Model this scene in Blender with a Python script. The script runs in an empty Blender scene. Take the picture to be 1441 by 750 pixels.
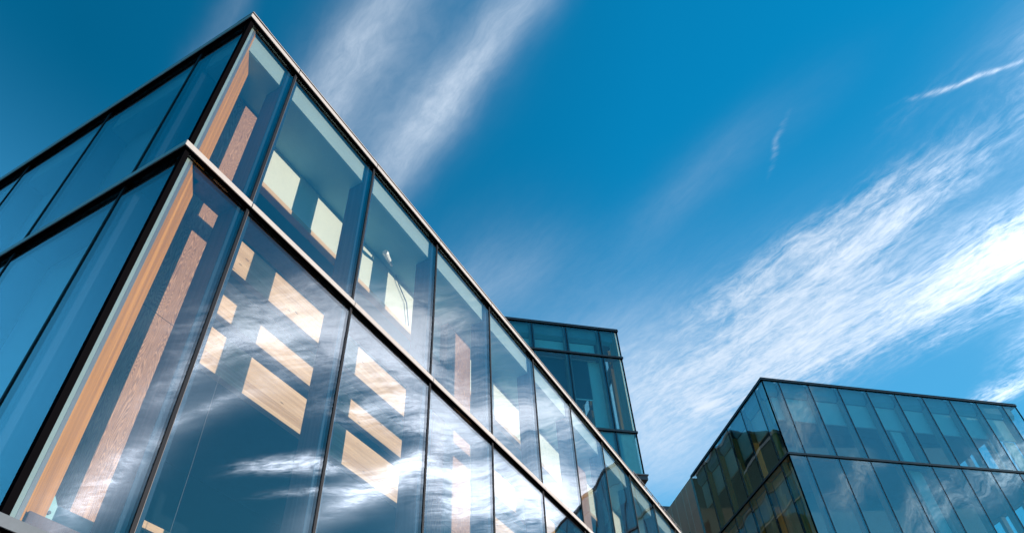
import bpy, math, random
from mathutils import Matrix, Vector
random.seed(7)
S = bpy.context.scene
COL = S.collection
GZ = 12.372            # ground lies this far below the main building's parapet soffit

# ------------------------------------------------------------------ materials
def new_mat(name):
    m = bpy.data.materials.new(name); m.use_nodes = True
    nt = m.node_tree; nt.nodes.clear()
    return m, nt
def N(nt, kind, **kw):
    n = nt.nodes.new(kind)
    for k, v in kw.items(): setattr(n, k, v)
    return n
def math_(nt, op, a, b=None, c=None, clamp=False):
    n = N(nt, 'ShaderNodeMath', operation=op, use_clamp=clamp)
    for i, v in enumerate((a, b, c)):
        if v is None: continue
        if isinstance(v, (int, float)): n.inputs[i].default_value = v
        else: nt.links.new(v, n.inputs[i])
    return n.outputs[0]
def vmath(nt, op, a, b=None, c=None):
    n = N(nt, 'ShaderNodeVectorMath', operation=op)
    for i, v in enumerate((a, b, c)):
        if v is None: continue
        if isinstance(v, (tuple, list)): n.inputs[i].default_value = v
        elif isinstance(v, (int, float)): n.inputs['Scale'].default_value = v
        else: nt.links.new(v, n.inputs[i])
    return n.outputs['Value'] if op in ('DOT_PRODUCT', 'LENGTH') else n.outputs[0]
def noise(nt, vec, scale, detail=3, rough=.55, color=False, dist=0):
    n = N(nt, 'ShaderNodeTexNoise'); n.inputs['Scale'].default_value = scale
    n.inputs['Detail'].default_value = detail; n.inputs['Roughness'].default_value = rough
    n.inputs['Distortion'].default_value = dist
    nt.links.new(vec, n.inputs['Vector'])
    return n.outputs['Color' if color else 'Fac']
def mapping(nt, vec, scale=(1, 1, 1), loc=(0, 0, 0)):
    return vmath(nt, 'MULTIPLY_ADD', vec, scale, loc)
def ramp(nt, fac, stops):
    n = N(nt, 'ShaderNodeValToRGB')
    e = n.color_ramp.elements
    while len(e) < len(stops): e.new(.5)
    for el, (p, c) in zip(e, stops):
        el.position = p; el.color = (*c, 1)
    nt.links.new(fac, n.inputs[0]); return n.outputs[0]
def mix(nt, fac, a, b, blend='MIX'):
    n = N(nt, 'ShaderNodeMix', data_type='RGBA', blend_type=blend)
    for sock, v in ((n.inputs[0], fac), (n.inputs[6], a), (n.inputs[7], b)):
        if isinstance(v, (int, float)): sock.default_value = v
        elif isinstance(v, (tuple, list)): sock.default_value = (*v, 1)
        else: nt.links.new(v, sock)
    return n.outputs[2]
def bsdf(nt, color, rough=.5, metal=0., bump=None, bstr=.2, bdist=.01, spec=.5):
    b = N(nt, 'ShaderNodeBsdfPrincipled')
    for sock, v in (('Base Color', color), ('Roughness', rough)):
        if isinstance(v, (int, float)): b.inputs[sock].default_value = v
        elif isinstance(v, (tuple, list)): b.inputs[sock].default_value = (*v, 1)
        else: nt.links.new(v, b.inputs[sock])
    b.inputs['Metallic'].default_value = metal
    b.inputs['Specular IOR Level'].default_value = spec
    if bump is not None:
        bn = N(nt, 'ShaderNodeBump'); bn.inputs['Strength'].default_value = bstr
        bn.inputs['Distance'].default_value = bdist
        nt.links.new(bump, bn.inputs['Height']); nt.links.new(bn.outputs[0], b.inputs['Normal'])
    o = N(nt, 'ShaderNodeOutputMaterial'); nt.links.new(b.outputs[0], o.inputs[0])
    return b
def objcoord(nt, jitter=True):
    tc = N(nt, 'ShaderNodeTexCoord').outputs['Object']
    if not jitter: return tc
    r = N(nt, 'ShaderNodeObjectInfo').outputs['Random']
    off = vmath(nt, 'SCALE', (13.7, 31.1, 17.3)); nt.links.new(r, off.node.inputs['Scale'])
    return vmath(nt, 'ADD', tc, off)

def plain(name, col, rough=.5, metal=0., var=.12, scale=3., spec=.5):
    m, nt = new_mat(name)
    v = objcoord(nt)
    n1 = noise(nt, v, scale, 4); n2 = noise(nt, v, scale * 14, 2)
    f = math_(nt, 'ADD', math_(nt, 'MULTIPLY', n1, .7), math_(nt, 'MULTIPLY', n2, .3))
    c = ramp(nt, f, [(.3, tuple(x * (1 - var) for x in col)), (.7, tuple(min(1, x * (1 + var)) for x in col))])
    bsdf(nt, c, rough, metal, bump=n2, bstr=.05, bdist=.004, spec=spec)
    return m

def wood_fin(name, dark, lite):
    """laminated timber, grain running up the piece"""
    m, nt = new_mat(name)
    v = objcoord(nt)
    a = noise(nt, mapping(nt, v, (22, 22, .35)), 1, 4, .6)
    b = noise(nt, mapping(nt, v, (90, 90, 1.3)), 1, 3, .6)
    l = noise(nt, mapping(nt, v, (7, 7, .05)), 1, 1)
    f = math_(nt, 'ADD', math_(nt, 'ADD', math_(nt, 'MULTIPLY', a, .55), math_(nt, 'MULTIPLY', b, .25)), math_(nt, 'MULTIPLY', l, .25))
    c = ramp(nt, f, [(.36, dark), (.52, tuple((x + y) / 2 for x, y in zip(dark, lite))), (.66, lite)])
    bsdf(nt, c, .5, 0, bump=b, bstr=.12, bdist=.003, spec=.3)
    return m

def wood_grain(name, dark, lite):
    """flat sawn panel: contour-like cathedral grain"""
    m, nt = new_mat(name)
    v = objcoord(nt)
    field = noise(nt, mapping(nt, v, (6.5, 6.5, .5)), 1, 2, .45)
    wob = noise(nt, mapping(nt, v, (26, 26, 5)), 1, 3, .6)
    ph = math_(nt, 'ADD', math_(nt, 'MULTIPLY', field, 330), math_(nt, 'MULTIPLY', wob, 6.))
    ring = math_(nt, 'MULTIPLY_ADD', math_(nt, 'SINE', ph), .5, .5)
    ring = math_(nt, 'POWER', ring, 1.6)
    fine = noise(nt, mapping(nt, v, (120, 120, 9)), 1, 2)
    big = noise(nt, mapping(nt, v, (1.5, 1.5, .3)), 1, 2)
    f = math_(nt, 'ADD', math_(nt, 'MULTIPLY', ring, .32), math_(nt, 'ADD', math_(nt, 'MULTIPLY', fine, .45), math_(nt, 'MULTIPLY', big, .3)))
    c = ramp(nt, f, [(.22, dark), (.82, lite)])
    bsdf(nt, c, .6, 0, bump=ring, bstr=.3, bdist=.004, spec=.25)
    return m

def wood_board(name, dark, lite):
    """pale boards laid level, with knots"""
    m, nt = new_mat(name)
    v = objcoord(nt)
    sep = N(nt, 'ShaderNodeSeparateXYZ'); nt.links.new(v, sep.inputs[0])
    row = math_(nt, 'FLOOR', math_(nt, 'MULTIPLY', sep.outputs[2], 6.5))
    rr = N(nt, 'ShaderNodeTexWhiteNoise', noise_dimensions='1D'); nt.links.new(row, rr.inputs['W'])
    shift = N(nt, 'ShaderNodeCombineXYZ'); nt.links.new(math_(nt, 'MULTIPLY', rr.outputs['Value'], 40), shift.inputs[0])
    v2 = vmath(nt, 'ADD', v, shift.outputs[0])
    a = noise(nt, mapping(nt, v2, (.7, .7, 20)), 1, 5, .62, dist=.5)
    b = noise(nt, mapping(nt, v2, (5, 5, 110)), 1, 2)
    k = N(nt, 'ShaderNodeTexVoronoi'); k.inputs['Scale'].default_value = 1
    nt.links.new(mapping(nt, v2, (2.1, 2.1, 6.5)), k.inputs['Vector'])
    knot = math_(nt, 'LESS_THAN', k.outputs['Distance'], .085)
    f = math_(nt, 'ADD', math_(nt, 'ADD', math_(nt, 'MULTIPLY', a, .6), math_(nt, 'MULTIPLY', b, .2)), math_(nt, 'MULTIPLY', rr.outputs['Value'], .22))
    c = ramp(nt, f, [(.3, dark), (.72, lite)])
    c = mix(nt, math_(nt, 'MULTIPLY', knot, .75), c, tuple(x * .35 for x in dark))
    bsdf(nt, c, .55, 0, bump=b, bstr=.1, bdist=.003, spec=.3)
    return m

def glass(name, r0, tint, wave=.004, tilt=.004, refl=(1, 1, 1)):
    """coated architectural glass, one sheet with two faces; gentle roller waves"""
    m, nt = new_mat(name)
    g = N(nt, 'ShaderNodeNewGeometry')
    tc = N(nt, 'ShaderNodeTexCoord').outputs['Object']
    rnd = N(nt, 'ShaderNodeObjectInfo').outputs['Random']
    wn = N(nt, 'ShaderNodeTexWhiteNoise', noise_dimensions='1D'); nt.links.new(math_(nt, 'MULTIPLY', rnd, 977.), wn.inputs['W'])
    off = vmath(nt, 'MULTIPLY', wn.outputs['Color'], (60, 60, 60))
    p = vmath(nt, 'ADD', tc, off)
    w = noise(nt, mapping(nt, p, (.62, .62, .5)), 1, 1.5, .4, color=True)
    wv = vmath(nt, 'SCALE', vmath(nt, 'SUBTRACT', w, (.5, .5, .5)), wave * 4)
    tv = vmath(nt, 'SCALE', vmath(nt, 'SUBTRACT', wn.outputs['Color'], (.5, .5, .5)), tilt * 2)
    nrm = vmath(nt, 'NORMALIZE', vmath(nt, 'ADD', g.outputs['Normal'], vmath(nt, 'ADD', wv, tv)))
    cs = math_(nt, 'ABSOLUTE', vmath(nt, 'DOT_PRODUCT', g.outputs['Incoming'], g.outputs['Normal']))
    fr = math_(nt, 'MULTIPLY_ADD', math_(nt, 'POWER', math_(nt, 'SUBTRACT', 1., cs, clamp=True), 4.2), 1 - r0, r0, clamp=True)
    gl = N(nt, 'ShaderNodeBsdfGlossy'); gl.inputs['Roughness'].default_value = 0
    gl.inputs['Color'].default_value = (*refl, 1)
    nt.links.new(nrm, gl.inputs['Normal'])
    # faint dust film changes the clarity a little
    d = noise(nt, mapping(nt, p, (1.3, 1.3, .35)), 1, 5, .6)
    tcol = ramp(nt, d, [(.3, tuple(x * .97 for x in tint)), (.7, tint)])
    tr = N(nt, 'ShaderNodeBsdfTransparent'); nt.links.new(tcol, tr.inputs[0])
    mx = N(nt, 'ShaderNodeMixShader'); nt.links.new(fr, mx.inputs[0])
    nt.links.new(tr.outputs[0], mx.inputs[1]); nt.links.new(gl.outputs[0], mx.inputs[2])
    o = N(nt, 'ShaderNodeOutputMaterial'); nt.links.new(mx.outputs[0], o.inputs[0])
    return m

MAT = dict(
    glass=glass('clear coated glass', .10, (.93, .955, .96), .008, .005, (.93, .98, 1)),
    glass_teal=glass('teal tinted glass', .15, (.86, .97, .98), .008, .005, (.82, .97, 1)),
    glass_mid=glass('lightly tinted glass', .075, (.80, .95, .96), .008, .005, (.82, .97, 1)),
    alu=plain('pale anodised aluminium', (.33, .32, .335), .5, .0, .08, 2., .3),
    alu_dark=plain('dark anodised aluminium', (.05, .055, .065), .38, .3, .1, 2.),
    alu_grey=plain('grey anodised aluminium', (.16, .17, .19), .4, .3, .1, 2.),
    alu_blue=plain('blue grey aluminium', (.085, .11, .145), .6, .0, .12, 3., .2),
    black=plain('matt black', (.003, .003, .004), .9, 0, .1, 2., spec=0.),  # also paints the shade under transoms and parapet
    mull=plain('black painted mullion', (.010, .013, .02), .6, 0, .1, 2., spec=.1),
    mull_in=plain('dark blue inner mullion', (.012, .035, .065), .6, 0, .1, 2., spec=.1),
    trim_in=plain('grey green trim', (.22, .29, .29), .6, 0, .05, 3.),
    joint=plain('pale joint strip', (.13, .115, .12), .5, 0, .1, 4.),
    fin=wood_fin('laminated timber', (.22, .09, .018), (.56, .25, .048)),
    fin_in=wood_fin('shade toned inner timber', (.055, .028, .03), (.125, .07, .068)),  # same timber as the corner blade, colour darkened to look shaded
    fin_dark=wood_fin('stained timber', (.30, .19, .15), (.48, .33, .27)),
    grain=wood_grain('flat sawn timber', (.15, .065, .035), (.55, .30, .17)),
    board=wood_board('pale knotty boards', (.35, .195, .085), (.68, .455, .27)),
    cream=plain('cream plaster', (.62, .64, .55), .8, 0, .03, 1.5),
    cream_b=plain('pale blind', (.62, .74, .72), .8, 0, .04, 1.5),
    bulk=plain('grey green bulkhead', (.26, .35, .35), .7, 0, .06, 1.2),
    bulk_b=plain('blue grey bulkhead', (.22, .33, .37), .7, 0, .06, 1.2),
    ceil=plain('blue grey ceiling', (.21, .42, .48), .8, 0, .08, 1.),
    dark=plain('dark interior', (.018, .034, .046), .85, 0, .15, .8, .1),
    steel=plain('painted steel', (.22, .42, .46), .5, 0, .1, 5.),
    white=plain('white enamel', (.8, .8, .78), .35, 0, .03, 5.),
    blind_dk=plain('dark blue blind', (.035, .075, .10), .8, 0, .1, 1.5, .1),
    blind_tan=plain('tan blind', (.72, .50, .33), .8, 0, .06, 1.5),
    wing=plain('near black unseen wing', (.012, .022, .025), .9, 0, .15, .4, .0),  # for the unseen wing added for its reflection
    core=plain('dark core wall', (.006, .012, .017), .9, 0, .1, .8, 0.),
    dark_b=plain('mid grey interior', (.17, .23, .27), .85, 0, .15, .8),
    ceil_b=plain('mid grey ceiling', (.16, .22, .26), .85, 0, .1, .8),
    roof=plain('roof membrane', (.16, .16, .16), .9, 0, .2, 1.),
    clad=plain('bronze metal cladding', (.78, .43, .29), .55, .0, .12, .7),
    clad_b=plain('dark metal cladding', (.24, .13, .09), .5, .0, .12, .7),
    seam=plain('seam glint', (.85, .75, .66), .5, 0, .3, 6.),  # pale tone paints the glint along the standing seams
    tan=plain('tan stone cladding', (.38, .30, .21), .8, 0, .15, 1.),
)

# ------------------------------------------------------------------ geometry helpers
def link(name, verts, faces, mat, parent=None, bevel=0., smooth=False):
    me = bpy.data.meshes.new(name); me.from_pydata(verts, [], faces); me.validate()
    import bmesh
    bm = bmesh.new(); bm.from_mesh(me); bmesh.ops.recalc_face_normals(bm, faces=bm.faces[:])
    bm.to_mesh(me); bm.free()
    me.materials.append(mat)
    o = bpy.data.objects.new(name, me); COL.objects.link(o)
    if parent is not None: o.parent = parent
    if bevel:
        md = o.modifiers.new('bevel', 'BEVEL'); md.width = bevel; md.segments = 2; md.limit_method = 'ANGLE'
    return o
BF = [(0, 1, 2, 3), (7, 6, 5, 4), (0, 4, 5, 1), (1, 5, 6, 2), (2, 6, 7, 3), (3, 7, 4, 0)]
def hexa(pts): return list(pts), list(BF)
def boxes(name, bl, mat, parent, bevel=0., f=lambda a, d, z: (a, d, z)):
    """each box: a0,a1,d0,d1,z0,z1 in facade coordinates -> ONE mesh object"""
    V, F = [], []
    for (a0, a1, d0, d1, z0, z1) in bl:
        k = len(V)
        V += [f(a0, d0, z0), f(a1, d0, z0), f(a1, d1, z0), f(a0, d1, z0), f(a0, d0, z1), f(a1, d0, z1), f(a1, d1, z1), f(a0, d1, z1)]
        F += [tuple(k + i for i in q) for q in BF]
    return link(name, V, F, mat, parent, bevel)
def prism(name, prof, a0, a1, mat, parent, f):
    """profile of (d,z) points swept from a0 to a1"""
    n = len(prof)
    V = [f(a0, d, z) for d, z in prof] + [f(a1, d, z) for d, z in prof]
    F = [tuple(range(n)), tuple(range(2 * n - 1, n - 1, -1))] + [(i, (i + 1) % n, n + (i + 1) % n, n + i) for i in range(n)]
    return link(name, V, F, mat, parent)
def plan_prism(name, poly, z0, z1, mat, parent, bevel=0.):
    n = len(poly)
    V = [(x, y, z0) for x, y in poly] + [(x, y, z1) for x, y in poly]
    F = [tuple(range(n)), tuple(range(2 * n - 1, n - 1, -1))] + [(i, (i + 1) % n, n + (i + 1) % n, n + i) for i in range(n)]
    return link(name, V, F, mat, parent, bevel)
def tube(name, pts, r, mat, parent, n=8):
    V, F = [], []
    for i, p in enumerate(pts):
        p = Vector(p)
        t = (Vector(pts[min(i + 1, len(pts) - 1)]) - Vector(pts[max(i - 1, 0)])).normalized()
        u = t.orthogonal().normalized(); w = t.cross(u)
        rr = r[i] if isinstance(r, (list, tuple)) else r
        for k in range(n):
            a = 2 * math.pi * k / n
            V.append(tuple(p + u * rr * math.cos(a) + w * rr * math.sin(a)))
    m = len(pts)
    for i in range(m - 1):
        for k in range(n): F.append((i * n + k, i * n + (k + 1) % n, (i + 1) * n + (k + 1) % n, (i + 1) * n + k))
    F.append(tuple(range(n))); F.append(tuple((m - 1) * n + k for k in range(n)))
    return link(name, V, F, mat, parent)
def thing(name, loc, yaw, label, cat, kind=None):
    o = bpy.data.objects.new(name, None); COL.objects.link(o)
    o.location = loc; o.rotation_euler = (0, 0, yaw); o.empty_display_size = .5
    o['label'] = label; o['category'] = cat
    return o

def face_map(kind, L, W):
    return {'front': lambda a, d, z: (a, d, z), 'left': lambda a, d, z: (d, a, z),
            'end': lambda a, d, z: (L - d, a, z), 'back': lambda a, d, z: (a, W - d, z)}[kind]

def facade(root, kind, length, L, W, offs, levels, top, st):
    """glazed curtain wall. levels: transom soffit heights from top to bottom, the last is the foot"""
    f = face_map(kind, L, W)
    edges = [0.] + list(offs) + [length]
    zs = [top] + list(levels)
    trh = st.get('trh', .09)
    e = .035
    # panes
    for r in range(len(zs) - 1):
        zt, zb = zs[r], zs[r + 1] + (trh if r < len(zs) - 2 else 0)
        for i in range(len(edges) - 1):
            a0 = edges[i] + (.05 if i == 0 else .022); a1 = edges[i + 1] - (.05 if i == len(edges) - 2 else .022)
            boxes('glass_pane', [(a0, a1, .004, .028, zb + .012, zt - .012)], st['glass'], root, 0, f)
    # mullions: dark pressure plate with a pale joint on its far side
    for a in offs:
        for r in range(len(zs) - 1):
            zt, zb = zs[r], zs[r + 1] + (trh if r < len(zs) - 2 else 0)
            mu = boxes('mullion', [(a - .02, a + .02, -.006, .055, zb + .001, zt - .001)], st['mull'], root, 0, f)
            boxes('mullion_back', [(a - .105, a + .105, .056, .062, zb + .002, zt - .002)], MAT['mull_in'], mu, 0, f)
            if st.get('joint'): boxes('joint_strip', [(a + .021, a + .026, -.002, .032, zb + .02, zt - .02)], MAT['joint'], mu, 0, f)
    # transoms: body coloured black for the shade under it, behind a pale cover plate, one length per bay
    for z in zs[1:-1]:
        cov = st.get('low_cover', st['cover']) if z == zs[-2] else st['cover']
        boxes('transom', [(.0 if kind != 'left' else .0, length, -.05, .05, z + .003, z + trh - .004)], MAT['black'], root, 0, f)
        for i in range(len(edges) - 1):
            a0 = edges[i] + (.006 if i else -.062); a1 = edges[i + 1] - (.006 if i < len(edges) - 2 else -.062)
            boxes('transom_cover', [(a0, a1, -.066, -.052, z, z + trh)], cov, root, .0015, f)
            
    # parapet: body coloured black as soffit shade, cover, upper step
    boxes('parapet', [(.0, length, -.05, .05, top + .003, top + .13), (.05, length - .05, .051, .26, top + .135, top + .148)], MAT['black'], root, 0, f)
    for i in range(len(edges) - 1):
        a0 = edges[i] + (.006 if i else -.062); a1 = edges[i + 1] - (.006 if i < len(edges) - 2 else -.062)
        boxes('parapet_cover', [(a0, a1, -.066, -.052, top, top + .095), (a0, a1, -.058, .26, top + .15, top + .165)], st['cover'], root, .0015, f)
    # timber fins and headers behind the glass
    fd = st.get('fd', .39); ft = st.get('ft', .11); fz = st.get('fz', -.46); zlow = zs[-1] + .02
    if st.get('fins', True):
        for a in offs:
            prof = [(.064, zlow), (fd, zlow), (fd, top + fz), (.10, top + fz), (.10, top + .10), (.064, top + .10)]
            prism('fin', prof, a - ft, a + ft, st['fin'], root, f)
        for z in zs[1:-1]:
            for i in range(len(edges) - 1):
                a0 = edges[i] + (ft + .002 if i else .2); a1 = edges[i + 1] - (ft + .002 if i < len(edges) - 2 else .2)
                if a1 - a0 > .1: boxes('header', [(a0, a1, .066, fd - .004, z + .005, z + .25)], st['fin'], root, 0, f)
    # bulkhead and its sloping soffit, bay by bay
    if st.get('bulk'):
        b0, b1, zb0, zb1 = st['bulk_dims']      # depth of face, depth of ceiling edge, drops
        for i in range(len(edges) - 1):
            a0 = edges[i] + (ft + .003 if i else b0 + .02); a1 = edges[i + 1] - (ft + .003 if i < len(edges) - 2 else b0 + .02)
            bh = boxes('bulkhead', [(a0, a1, b0, b0 + .02, top - zb0, top + .13)], st['bulk'], root, 0, f)
            prism('soffit', [(b0 + .001, top - zb0 - .002), (b1, top - zb1), (b1, top - zb1 + .02), (b0 + .022, top - zb0 + .016)], a0, a1, st.get('ceil', MAT['ceil']), bh, f)
    return f, edges

def corner_fin(root, sx, sy, z0, z1, mat, side=1):
    """45 degree timber blade at a glazed corner; side=-1 mirrors it in x"""
    def P(x, y): return (sx + side * x, sy + y)
    h = .066
    poly = [P(.05 + h * 1.41, .045), P(.42 + h * .7, .42 - h * .7), P(.42 - h * .7, .42 + h * .7), P(.045, .05 + h * 1.41)]
    o = plan_prism('corner_fin', poly, z0, z1 - .46, mat, root)
    poly2 = [P(.05 + h * 1.41, .045), P(.22 + h * .7, .22 - h * .7), P(.22 - h * .7, .22 + h * .7), P(.045, .05 + h * 1.41)]
    # chamfered top piece
    n = 4
    V = [(x, y, z1 - .459) for x, y in poly] + [(x, y, z1 - .03) for x, y in poly2]
    F = [tuple(range(n)), tuple(range(2 * n - 1, n - 1, -1))] + [(i, (i + 1) % n, n + (i + 1) % n, n + i) for i in range(n)]
    link('fin_bracket', V, F, mat, o)
    return o
def corner_post(root, x, y, z0, z1, side=1, pale=True):
    def R(a, b, c, d): 
        xs = sorted((x + side * a, x + side * b)); return (xs[0], xs[1], y + c, y + d, z0, z1)
    p = boxes('corner_post', [R(-.012, .05, -.012, .05)], MAT['black'], root, 0)
    if pale:
        boxes('corner_trim', [R(.062, .112, .045, .055)], MAT['trim_in'], p, 0)
        boxes('corner_lining', [R(.114, .15, .045, .06)], MAT['alu_grey'], p, 0)
    return p

# ------------------------------------------------------------------ main building
T = GZ
L1, W1 = 20.03, 10.0
b1 = thing('glass_building', (0, 0, 0), 0,
           'large glass building in the left foreground with sunlit timber behind its panes', 'building')
offsA = [.97 + 2.01 * k for k in range(10)]; offsB = [1.0 + 2.0 * k for k in range(5)]
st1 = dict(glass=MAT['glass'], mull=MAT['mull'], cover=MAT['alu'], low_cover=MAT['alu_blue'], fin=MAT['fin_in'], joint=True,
           bulk=MAT['bulk'], bulk_dims=(.105, .40, .452, .462))
levels = [T - 3.5, T - 8.235, .10]
fF, eF = facade(b1, 'front', L1, L1, W1, offsA[:-1] + [offsA[-1]], levels, T, st1)
st1l = dict(st1); st1l['fin'] = MAT['mull_in']; st1l['joint'] = False  # left fins coloured dark so sunlight barely shows on them
fL, eL = facade(b1, 'left', W1, L1, W1, offsB, levels, T, st1l)
for zt, zb in ((T, T - 3.5 + .09), (T - 3.5, T - 8.235 + .09), (T - 8.235, .1)):
    corner_post(b1, 0, 0, zb + .001, zt - .001)
    corner_post(b1, L1, 0, zb + .001, zt - .001, -1, False)
corner_fin(b1, 0, 0, .1, T, MAT['fin'])
for i in range(len(eL) - 1):
    for zt, zb in ((T - .47, T - 3.4), (T - 3.52, T - 8.13), (T - 8.25, .3)):
        boxes('roller_blind', [(.40, .41, eL[i] + (.125 if i else .56), eL[i + 1] - .125, zb + (.9 if (i, zt < T - 1) in ((2, False), (3, True)) else 0.), zt)], MAT['bulk_b'], b1)
# closed sides
boxes('wall', [(.3, L1 - .001, W1 - .2, W1, .1, T)], MAT['clad'], b1)
boxes('wall', [(L1 - .02, L1 + .05, .3, W1 - .21, .1, T - .001)], MAT['clad'], b1)
boxes('roof', [(.27, L1 - .27, .265, W1 - .22, T + .06, T + .13)], MAT['roof'], b1)
boxes('ceiling', [(.44, L1 - .3, .395, W1 - .3, T - .46, T - .44)], MAT['ceil'], b1)
boxes('plinth', [(0, L1, 0, W1, 0, .098)], MAT['tan'], b1)
# floors stand back from the glass, leaving a slot at its edge
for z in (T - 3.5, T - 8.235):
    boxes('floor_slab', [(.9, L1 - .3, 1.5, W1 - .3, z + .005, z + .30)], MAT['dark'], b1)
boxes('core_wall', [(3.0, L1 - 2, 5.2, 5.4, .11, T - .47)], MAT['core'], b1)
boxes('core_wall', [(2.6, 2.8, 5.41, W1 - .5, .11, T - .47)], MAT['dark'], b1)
# timber columns on every third mullion, full height, steel shoes at the first floor
cols = [.97 + 6.03 * k for k in range(4)]
for cx in cols:
    c = boxes('timber_column', [(cx - .45, cx + .45, .75, 1.05, T - 7.635, T - .465)], MAT['grain'], b1, .006)
    boxes('scarf_joint', [(cx - .452, cx + .452, .747, .76, T - 5.06, T - 5.056)], MAT['black'], c)
    sh = boxes('base_shoe', [(cx - .42, cx + .40, .47, 1.0, T - 8.1, T - 7.64)], MAT['steel'], c, .008)
    x0, x1, dd = cx - .575, cx - .425, .42
    V = [(x0, T - 7.80), (x0 + .02, T - 7.60), (x0 + .07, T - 7.57), (x1, T - 7.68), (x1, T - 7.93), (x0 + .08, T - 8.02)]
    V = [(x, dd, z) for x, z in V] + [(x, dd + .045, z) for x, z in V]
    n = 6
    link('gusset', V, [tuple(range(n)), tuple(range(2 * n - 1, n - 1, -1))] + [(i, (i + 1) % n, n + (i + 1) % n, n + i) for i in range(n)], MAT['steel'], c)
    for dx, dz in ((.05, -7.70), (.10, -7.76), (.06, -7.83), (.11, -7.89)):
        tube('bolt', [(x0 + dx, dd - .018, T + dz), (x0 + dx, dd + .01, T + dz)], .017, MAT['alu_dark'], c, 6)
# between columns: plaster header with a timber edge above, three pale board bands below
spans = [(cols[k] + .46, cols[k + 1] - .46) for k in range(3)]
for a0, a1 in spans:
    hw = boxes('header_wall', [(a0, a1, .92, 1.02, T - 1.43, T - .463)], MAT['cream'], b1)
    boxes('timber_edge', [(a0, a1, .905, 1.03, T - 1.535, T - 1.432)], MAT['board'], hw, .002)
for a0, a1 in spans:
    for zt in (T - 2.50, T - 3.37, T - 4.24):
        boxes('board_band', [(a0, a1, 1.2, 1.30, zt - .62, zt)], MAT['board'], b1, .004)
    boxes('rail', [(a0, a1, 1.2, 1.24, T - 7.08, T - 7.0)], MAT['board'], b1)
tube('cable', [(1.98, 1.0, T - 5.0), (1.99, 1.0, T - 6.3), (1.98, 1.0, T - 8.1)], .0025, MAT['joint'], b1, 5)
# spotlight on the header wall
sp = tube('spotlight', [(4.20, .60, T - .66), (4.23, .61, T - .655), (4.36, .66, T - .63), (4.56, .72, T - .60), (4.58, .725, T - .598)], [.05, .058, .045, .032, .02], MAT['white'], b1, 12)
tube('lamp_arm', [(4.40, .68, T - .60), (4.40, .70, T - .50), (4.42, .70, T - .462)], .014, MAT['white'], sp, 6)
tube('conduit', [(4.9, .88, T - .47), (5.0, .88, T - .62), (5.3, .88, T - .9), (5.42, .88, T - 1.42)], .012, MAT['alu_dark'], b1, 6)
# roof-edge guard rail at the far end
gr = []
for k in range(9):
    x = 15.6 + .55 * k
    gr.append((x - .012, x + .012, .02, .044, T + .15, T + .45))
gr += [(15.6, 20.0, .022, .042, T + .435, T + .45), (15.6, 20.0, .022, .042, T + .30, T + .31)]
boxes('guard_rail', gr, MAT['alu_grey'], b1)

# ------------------------------------------------------------------ right-hand building
YAW = math.radians(-49.3)
e1 = Vector((math.cos(YAW), math.sin(YAW), 0)); e2 = Vector((-math.sin(YAW), math.cos(YAW), 0))
A3 = Vector((33.63, -3.53, 0)); T3 = GZ + 15.01
L3, W3 = 18.26, 11.0
b3 = thing('glass_building', A3, YAW,
           'teal glass building at the lower right with a bronze metal wall on its left side', 'building')
offs3 = [1.09 + 2.01 * k for k in range(9)]; offs3b = [1.0 + 2.0 * k for k in range(5)]
lev3 = [T3 - 5.26, T3 - 10.5, T3 - 15.7, T3 - 21.0, .1]
st3 = dict(glass=MAT['glass_teal'], mull=MAT['mull'], cover=MAT['alu_dark'], fin=MAT['fin_dark'], trh=.13, ft=.12, fd=.42, fz=-.85,
           bulk=MAT['bulk_b'], bulk_dims=(.25, .42, .60, .85))
facade(b3, 'front', L3, L3, W3, offs3, lev3, T3, st3)
st3l = dict(st3); st3l['fin'] = MAT['fin']
facade(b3, 'left', W3, L3, W3, offs3b, lev3, T3, st3l)
st3e = dict(st3); st3e['bulk'] = None
facade(b3, 'end', W3, L3, W3, offs3b, lev3, T3, st3e)
zz = [T3] + lev3
for r in range(len(zz) - 1):
    zt, zb = zz[r], zz[r + 1] + (.13 if r < 4 else 0)
    corner_post(b3, 0, 0, zb + .001, zt - .001, 1, False)
    corner_post(b3, L3, 0, zb + .001, zt - .001, -1, False)
boxes('ceiling', [(.43, L3 - .43, .43, W3 - .3, T3 - .85, T3 - .83)], MAT['ceil_b'], b3)
boxes('roof', [(.28, L3 - .28, .28, W3 - .15, T3 + .06, T3 + .13)], MAT['roof'], b3)
boxes('header_wall', [(.62, L3 - .9, .5, .58, T3 - 2.5, T3 - .855)], MAT['cream_b'], b3)
boxes('header_wall', [(.5, .58, .62, W3 - .2, T3 - 2.5, T3 - .855)], MAT['cream'], b3)
for z in lev3[:-1]:
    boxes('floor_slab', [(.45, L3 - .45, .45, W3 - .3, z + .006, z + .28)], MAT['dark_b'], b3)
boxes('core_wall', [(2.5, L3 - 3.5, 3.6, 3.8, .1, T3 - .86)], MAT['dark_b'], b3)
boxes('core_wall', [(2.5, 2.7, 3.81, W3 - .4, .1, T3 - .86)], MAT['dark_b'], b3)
# pale wall ends standing behind some bays
for a in (8.1, 16.3):
    boxes('partition', [(a, a + .75, .62, .70, .1, T3 - 2.51)], MAT['cream_b'], b3)
edb = [0.] + offs3b
for i in range(len(edb)):
    a0 = edb[i] + (.16 if i else .62); a1 = (edb[i + 1] if i + 1 < len(edb) else W3) - .16
    if a1 - a0 < .2: continue
    boxes('roller_blind', [(.46, .47, a0, a1, lev3[1] + .4 + (.9 if i in (2, 4) else 0.), lev3[0] - .02)], MAT['blind_tan'], b3)
boxes('plinth', [(0, L3, 0, W3, 0, .098)], MAT['tan'], b3)
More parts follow.
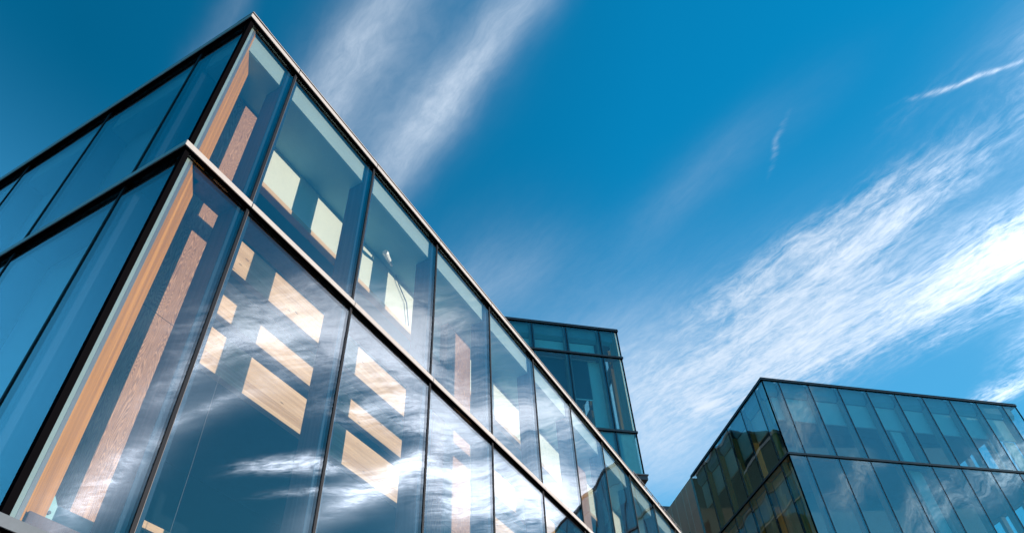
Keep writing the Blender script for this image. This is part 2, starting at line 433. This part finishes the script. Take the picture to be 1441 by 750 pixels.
# bronze panels continue the left side
CW = 13.0
boxes('rear_block', [(.06, L3, W3 + .01, W3 + CW, 0, T3 - .02)], MAT['clad_b'], b3)
y = W3 + .16; k = 0
boxes('edge_channel', [(-.03, .06, W3 + .02, W3 + .14, .1, T3 + .1)], MAT['steel'], b3)
while y < W3 + CW - .3:
    w = (1.05, .75, 1.25, .9, 1.1, .7)[k % 6]
    cuts = sorted([T3 + .12] + [T3 - h for h in ((2.2, 6.5), (1.3, 4.9), (3.1, 7.0), (2.4, 6.0), (3.8, 8.0), (1.6, 5.5))[k % 6]] + [14.0, 7.0, .1], reverse=True)
    for j in range(len(cuts) - 1):
        if cuts[j] - cuts[j + 1] < .3: continue
        p = boxes('cladding_panel', [(.0, .055, y, y + w - .03, cuts[j + 1] + .012, cuts[j])], MAT['clad_b' if (k == 2 and j == 1) else 'clad'], b3, .004)
    boxes('seam', [(-.012, .02, y + w - .034, y + w - .002, .1, T3 + .1)], MAT['seam'], b3)
    y += w; k += 1

# ------------------------------------------------------------------ upper volume between them
A2 = Vector((27.25, 2.91, 0)); T2 = GZ + 17.0
L2, W2 = 15.14, 34.0
O2 = A2 - e1 * L2
B2Z = GZ + 7.27
b2 = thing('cantilevered_building', O2, YAW,
           'dark teal glass block rising behind the foreground roof edge, its boxed upper floors overhanging', 'building')
offs2 = sorted(L2 - 1.14 - 2.0 * k for k in range(8)); offs2 = [o for o in offs2 if o > .3]
offs2e = [1.0 + 2.0 * k for k in range(17)]
lev2 = [T2 - 2.09, T2 - 7.2, B2Z + .02]
st2 = dict(glass=MAT['glass_mid'], mull=MAT['mull'], cover=MAT['alu_dark'], fin=MAT['fin_dark'], trh=.12, ft=.13, fd=.40, fz=-.75,
           bulk=MAT['bulk_b'], bulk_dims=(.2, .40, .68, .86))
facade(b2, 'front', L2, L2, W2, offs2, lev2, T2, st2)
st2e = dict(st2); st2e['bulk'] = None; st2e['fin'] = MAT['fin']
facade(b2, 'end', W2, L2, W2, offs2e, lev2, T2, st2e)
zz = [T2] + lev2
for r in range(3):
    corner_post(b2, L2, 0, zz[r + 1] + (.12 if r < 2 else 0) + .001, zz[r] - .001, -1, False)
corner_fin(b2, L2, 0, T2 - 7.2, T2, MAT['fin_dark'], -1)
boxes('ceiling', [(.3, L2 - .43, .41, W2 - .3, T2 - .86, T2 - .84)], MAT['ceil_b'], b2)
boxes('roof', [(.0, L2 - .27, .27, W2, T2 + .06, T2 + .13)], MAT['roof'], b2)
boxes('wall', [(0, L2 - .06, W2 - .1, W2 + .05, B2Z, T2 - .06)], MAT['clad'], b2)
boxes('wall', [(-.05, .02, .1, W2 - .11, B2Z, T2 - .06)], MAT['clad'], b2)
boxes('header_wall', [(.3, L2 - 1.4, .46, .52, T2 - 2.1, T2 - .865)], MAT['cream_b'], b2)
boxes('floor_slab', [(.3, L2 - .45, .45, W2 - .3, T2 - 7.19, T2 - 6.95)], MAT['dark_b'], b2)
boxes('spandrel', [(.3, L2 - .1, .12, .16, B2Z + .1, T2 - 7.22)], MAT['steel'], b2)
# blinds drawn in the main row, each bay its own with a pale bottom rail
ed = [0] + offs2
for i in range(len(ed) - 1):
    a0, a1 = ed[i] + .18, ed[i + 1] - .18
    if i == len(ed) - 2: a1 -= .62
    drop = (4.2, 4.6, 4.1, 4.4, 4.5, 4.7, 4.9, 4.75)[i % 8]
    bl = boxes('roller_blind', [(a0, a1, .43, .44, T2 - drop, T2 - 2.2)], MAT['blind_dk'], b2)
    boxes('bottom_rail', [(a0, a1, .42, .45, T2 - drop - .07, T2 - drop - .002)], MAT['white'], bl)
boxes('partition', [(L2 - 1.95, L2 - 1.22, .52, .60, T2 - 6.94, T2 - 2.12)], MAT['cream_b'], b2)
boxes('core_wall', [(.5, L2 - 4.2, 3.2, 3.4, B2Z + .1, T2 - .87)], MAT['dark_b'], b2)
boxes('unseen_wing', [(.5, L2 - .03, 13.0, 18.9, T2 + .14, T2 + 3.6)], MAT['wing'], b2)  # unseen, added so the right building's left panes reflect a dark skyline
boxes('unseen_wing', [(.5, L2 - .02, 19.0, W2 - .1, T2 + .14, T2 + 8.0)], MAT['wing'], b2)
boxes('unseen_wing_cap', [(.4, L2 + .05, 12.9, 18.95, T2 + 3.61, T2 + 3.9)], MAT['alu_dark'], b2)
boxes('unseen_wing_cap', [(.4, L2 + .06, 18.97, W2, T2 + 8.01, T2 + 8.3)], MAT['alu_dark'], b2)
# underside slab with a lip, and the recessed lower storeys
boxes('underside', [(-.05, L2 + .1, -.1, W2 + .05, B2Z - .26, B2Z - .0)], MAT['alu_dark'], b2, .004)
boxes('underside_lip', [(-.1, L2 + .14, -.16, W2, B2Z - .03, B2Z + .03)], MAT['alu_grey'], b2, .004)
boxes('lower_storeys', [(.2, L2 - 1.8, 1.6, W2, 0, B2Z - .27)], MAT['tan'], b2)

# ------------------------------------------------------------------ small dark roof seen past the bronze side
rb = thing('roof_block', A3 + e2 * 25.2, YAW, 'tiny dark flat roof just showing between the foreground parapet and the bronze wall', 'building')
boxes('wall', [(-2, 9, 0, 8, 0, 32.7)], MAT['clad_b'], rb)
boxes('roof', [(-2.2, 9.2, -.2, 8.2, 32.71, 33.3)], MAT['alu_dark'], rb)

# ------------------------------------------------------------------ ground
gm, nt = new_mat('paving')
v = objcoord(nt, False)
br = N(nt, 'ShaderNodeTexBrick'); br.inputs['Scale'].default_value = 1.0
br.inputs['Color1'].default_value = (.30, .29, .27, 1); br.inputs['Color2'].default_value = (.25, .245, .235, 1); br.inputs['Mortar'].default_value = (.12, .12, .12, 1)
br.inputs['Mortar Size'].default_value = .008
nt.links.new(v, br.inputs['Vector'])
c = mix(nt, .5, br.outputs['Color'], ramp(nt, noise(nt, v, .7, 5), [(.3, (.20, .195, .185)), (.7, (.33, .32, .30))]))
bsdf(nt, c, .8)
g = link('ground', [(-1500, -1500, 0), (1500, -1500, 0), (1500, 1500, 0), (-1500, 1500, 0)], [(0, 1, 2, 3)], gm)
g.location.z = -.004; g['kind'] = 'structure'; g['label'] = 'pale paved ground below the buildings'; g['category'] = 'ground'

# ------------------------------------------------------------------ sun
SUN_EL, SUN_PHI = math.radians(5.0), math.radians(36.0)     # phi: from the front facade's outward normal towards +x
sd = Vector((math.sin(SUN_PHI) * math.cos(SUN_EL), -math.cos(SUN_PHI) * math.cos(SUN_EL), math.sin(SUN_EL)))
sl = bpy.data.lights.new('sun', 'SUN'); sl.energy = 2.7; sl.angle = math.radians(.53); sl.color = (1, .82, .64)
so = bpy.data.objects.new('sun', sl); COL.objects.link(so)
so.rotation_euler = sd.to_track_quat('Z', 'Y').to_euler(); so.location = (60, -60, 40)

# ------------------------------------------------------------------ sky with cirrus
w = bpy.data.worlds.new('World'); S.world = w; w.use_nodes = True
nt = w.node_tree; nt.nodes.clear()
sky = N(nt, 'ShaderNodeTexSky', sky_type='NISHITA'); sky.sun_disc = False
sky.sun_elevation = SUN_EL; sky.sun_rotation = math.atan2(sd.x, sd.y)
sky.air_density = 1.0; sky.dust_density = .2; sky.ozone_density = 2.0; sky.altitude = 200
dirv = N(nt, 'ShaderNodeTexCoord').outputs['Generated']
sep = N(nt, 'ShaderNodeSeparateXYZ'); nt.links.new(dirv, sep.inputs[0])
dz = math_(nt, 'MAXIMUM', sep.outputs[2], .06)
u = math_(nt, 'DIVIDE', sep.outputs[0], dz); vv = math_(nt, 'DIVIDE', sep.outputs[1], dz)
s_ = math_(nt, 'ADD', math_(nt, 'MULTIPLY', u, .39), math_(nt, 'MULTIPLY', vv, .92))     # along the cirrus
t_ = math_(nt, 'SUBTRACT', math_(nt, 'MULTIPLY', u, .92), math_(nt, 'MULTIPLY', vv, .39))  # across it
P0 = N(nt, 'ShaderNodeCombineXYZ'); nt.links.new(s_, P0.inputs[0]); nt.links.new(t_, P0.inputs[1])
P0 = P0.outputs[0]
wl = noise(nt, mapping(nt, P0, (1.6, 3.2, 1)), 1, 2, .5, color=True)
wf = noise(nt, mapping(nt, P0, (7, 11, 1)), 1, 3, .6, color=True)
P = vmath(nt, 'ADD', P0, vmath(nt, 'MULTIPLY', vmath(nt, 'SUBTRACT', wl, (.5, .5, .5)), (.25, .12, 0)))
P = vmath(nt, 'ADD', P, vmath(nt, 'MULTIPLY', vmath(nt, 'SUBTRACT', wf, (.5, .5, .5)), (.05, .035, 0)))
def blobs(lst, src):
    acc = None
    for sc, tc, rs, rt, am in lst:
        q = vmath(nt, 'MULTIPLY_ADD', src, (1 / rs, 1 / rt, 0), (-sc / rs, -tc / rt, 0))
        g_ = math_(nt, 'MULTIPLY', math_(nt, 'POWER', .3679, vmath(nt, 'DOT_PRODUCT', q, q)), am)
        acc = g_ if acc is None else math_(nt, 'ADD', acc, g_)
    return acc
soft = blobs([(.50, .150, .30, .045, .40), (.46, .275, .28, .036, .50), (.56, .21, .2, .10, .12), (.62, -.03, .3, .02, .10), (.72, .56, .14, .10, .20),
              (.82, 1.00, .30, .22, .42), (.40, 1.20, .35, .16, .30), (.30, .72, .18, .05, .08), (-.40, .98, .25, .14, .20), (-.10, 1.6, .2, .2, .22), (.95, 1.3, .2, .2, .45)], P)
tex = blobs([(.20, 1.06, .24, .06, .85), (.06, 1.33, .36, .11, 1.15), (.36, 1.19, .22, .06, .45), (.48, .275, .22, .03, .22), (.5, .15, .25, .04, .16), (.50, 1.26, .26, .15, .55), (.45, 1.10, .2, .05, .45), (.76, 1.14, .25, .22, .5), (.40, .99, .18, .06, .5), (.18, .985, .16, .03, .35),
             (.74, 1.23, .035, .022, .9), (.33, 1.78, .10, .05, .8), (.0, .90, .12, .04, .15), (.2, 1.5, .2, .05, .35),
             (-.30, 1.09, .13, .13, 1.35), (-.50, 1.00, .2, .12, 1.0), (-.32, 1.28, .2, .05, .6), (-.08, 1.76, .22, .16, 1.45),
             (-.28, 1.38, .13, .05, .75), (-.32, 1.54, .14, .055, .8), (-.72, 1.48, .13, .04, .75), (-.30, 1.64, .18, .10, .32), (-.60, 1.52, .1, .03, .35), (-.62, 1.62, .2, .03, .4),
             (-1.60, .35, .16, .09, .75), (-1.92, .54, .18, .06, .75), (-2.25, .78, .22, .08, .65), (-2.1, .25, .3, .06, .6), (-2.0, .95, .3, .1, .5)], P)
def wisp(c, d, ln, wd, am):
    n = math.hypot(*d); d = (d[0] / n, d[1] / n)
    q = vmath(nt, 'SUBTRACT', P1, (c[0], c[1], 0))
    a_ = vmath(nt, 'DOT_PRODUCT', q, (d[0] / ln, d[1] / ln, 0)); b_ = vmath(nt, 'DOT_PRODUCT', q, (-d[1] / wd, d[0] / wd, 0))
    e_ = math_(nt, 'ADD', math_(nt, 'MULTIPLY', a_, a_), math_(nt, 'MULTIPLY', b_, b_))
    return math_(nt, 'MULTIPLY', math_(nt, 'POWER', .3679, e_), am)
P1 = vmath(nt, 'ADD', P0, vmath(nt, 'MULTIPLY', vmath(nt, 'SUBTRACT', wf, (.5, .5, .5)), (.035, .045, 0)))
tex = math_(nt, 'ADD', tex, math_(nt, 'ADD', wisp((.195, .765), (.07, .055), .06, .006, .42), wisp((-.075, .925), (-.87, .5), .10, .006, .55)))
for c_, d_, ln_, wd_, am_ in (((-.74, 1.065), (.32, -.15), .20, .030, .40), ((-.74, 1.20), (.42, -.16), .24, .022, .34), ((-.54, 1.65), (.38, -.28), .20, .035, .45),
                              ((-.38, 1.505), (.44, -.25), .20, .028, .34), ((-.29, 1.70), (.26, -.32), .18, .06, .22), ((-1.16, 1.41), (.43, -.31), .26, .04, .42)):
    tex = math_(nt, 'ADD', tex, wisp(c_, d_, ln_, wd_, am_))
    soft = math_(nt, 'ADD', soft, wisp(c_, d_, ln_ * 1.3, wd_ * 1.8, am_ * .32))
nS = noise(nt, mapping(nt, P, (4.0, 24, 0)), 1, 7, .62, dist=.25)        # long fibres
nM = noise(nt, mapping(nt, P, (8, 17, 5)), 1, 6, .62, dist=.25)          # tufts
nF = noise(nt, mapping(nt, P, (26, 74, 3)), 1, 6, .7, dist=.35)        # fine curdled texture
n_ = math_(nt, 'ADD', math_(nt, 'ADD', math_(nt, 'MULTIPLY', math_(nt, 'SUBTRACT', nS, .5), 1.25), math_(nt, 'MULTIPLY', math_(nt, 'SUBTRACT', nM, .5), 1.15)),
           math_(nt, 'MULTIPLY', math_(nt, 'SUBTRACT', nF, .5), 1.7))
xx = math_(nt, 'ADD', tex, math_(nt, 'MULTIPLY', n_, math_(nt, 'MINIMUM', math_(nt, 'MULTIPLY', tex, 1.7), 1.)))
mr = N(nt, 'ShaderNodeMapRange', interpolation_type='SMOOTHSTEP'); mr.inputs['From Min'].default_value = .04; mr.inputs['From Max'].default_value = 1.6
nt.links.new(xx, mr.inputs['Value'])
kk = math_(nt, 'ADD', 1., math_(nt, 'MULTIPLY', n_, .5))
sd_ = math_(nt, 'MULTIPLY', soft, kk)
den = math_(nt, 'SUBTRACT', 1., math_(nt, 'MULTIPLY', math_(nt, 'SUBTRACT', 1., mr.outputs[0]), math_(nt, 'SUBTRACT', 1., sd_, clamp=True)), clamp=True)
up_ = math_(nt, 'SMOOTH_MIN', math_(nt, 'MULTIPLY', math_(nt, 'MAXIMUM', sep.outputs[2], 0.), 5.), 1., .1)
den = math_(nt, 'MULTIPLY', den, up_, clamp=True)
skyc = mix(nt, 1., sky.outputs[0], (.02, 1.42, 1.84), 'MULTIPLY')
# soft shoulder: keeps the glow around the low sun from washing the blue out
lum = vmath(nt, 'DOT_PRODUCT', skyc, (0., .5, .5))
sh = math_(nt, 'DIVIDE', .92, math_(nt, 'MULTIPLY_ADD', lum, .62, 1.12))
pol = math_(nt, 'MULTIPLY_ADD', vmath(nt, 'DOT_PRODUCT', dirv, tuple(sd)), .74, .80)   # the darker band away from the sun
low = N(nt, 'ShaderNodeMapRange', interpolation_type='SMOOTHSTEP')
for i_, v_ in enumerate((.82, .50, .0, .72)): low.inputs[1 + i_].default_value = v_
nt.links.new(sep.outputs[2], low.inputs[0])                     # the sky pales towards the horizon
pol = math_(nt, 'ADD', math_(nt, 'MINIMUM', math_(nt, 'MAXIMUM', pol, .55), 1.05), math_(nt, 'MULTIPLY', low.outputs[0], math_(nt, 'MAXIMUM', math_(nt, 'SUBTRACT', 1.5, pol), .1)))
sh = math_(nt, 'MULTIPLY', sh, pol)
skc = vmath(nt, 'SCALE', skyc); nt.links.new(sh, skc.node.inputs['Scale'])
skyc = mix(nt, math_(nt, 'MULTIPLY', low.outputs[0], .18), skc, (1.05, 1.35, 1.6))      # thin veil low down
cosun = math_(nt, 'MAXIMUM', vmath(nt, 'DOT_PRODUCT', dirv, tuple(sd)), 0.)
fwd = math_(nt, 'MULTIPLY', math_(nt, 'POWER', cosun, 12.), 46.)        # ice cloud scatters sunlight forward
cl = vmath(nt, 'SCALE', (1.40, 1.46, 1.68)); nt.links.new(fwd, cl.node.inputs['Scale']); cl = vmath(nt, 'ADD', cl, (1.40, 1.60, 1.86))
out = mix(nt, den, skyc, cl)
bg = N(nt, 'ShaderNodeBackground'); bg.inputs['Strength'].default_value = .15
nt.links.new(out, bg.inputs[0])
wo = N(nt, 'ShaderNodeOutputWorld'); nt.links.new(bg.outputs[0], wo.inputs[0])

# ------------------------------------------------------------------ camera
cd = bpy.data.cameras.new('camera'); cam = bpy.data.objects.new('camera', cd); COL.objects.link(cam)
C = Vector((-2.25045957, -5.22752196, -10.77208313 + GZ))
yaw, pitch, roll = math.radians(24.67133916), math.radians(43.20305875), math.radians(-4.72459257)
f = Vector((math.cos(pitch) * math.cos(yaw), math.cos(pitch) * math.sin(yaw), math.sin(pitch)))
r = Vector((math.sin(yaw), -math.cos(yaw), 0)); up = r.cross(f)
r2 = r * math.cos(roll) + up * math.sin(roll); u2 = -r * math.sin(roll) + up * math.cos(roll)
M = Matrix((r2, u2, -f)).transposed().to_4x4(); M.translation = C
cam.matrix_world = M
cd.sensor_width = 36; cd.lens = 984.1831805 / 1441 * 36
cd.shift_x = -28.88032349 / 1441; cd.shift_y = 91.4530653 / 1441
cd.clip_start = .05; cd.clip_end = 6000
S.camera = cam

# ------------------------------------------------------------------ render
S.render.engine = 'CYCLES'
S.view_settings.view_transform = 'Standard'; S.view_settings.look = 'None'; S.view_settings.gamma = 1
S.view_settings.exposure = 1.9
cy = S.cycles
cy.max_bounces = 10; cy.diffuse_bounces = 3; cy.glossy_bounces = 4; cy.transparent_max_bounces = 24; cy.transmission_bounces = 4
cy.sample_clamp_indirect = 4; cy.use_denoising = True
cy.caustics_reflective = False; cy.caustics_refractive = False
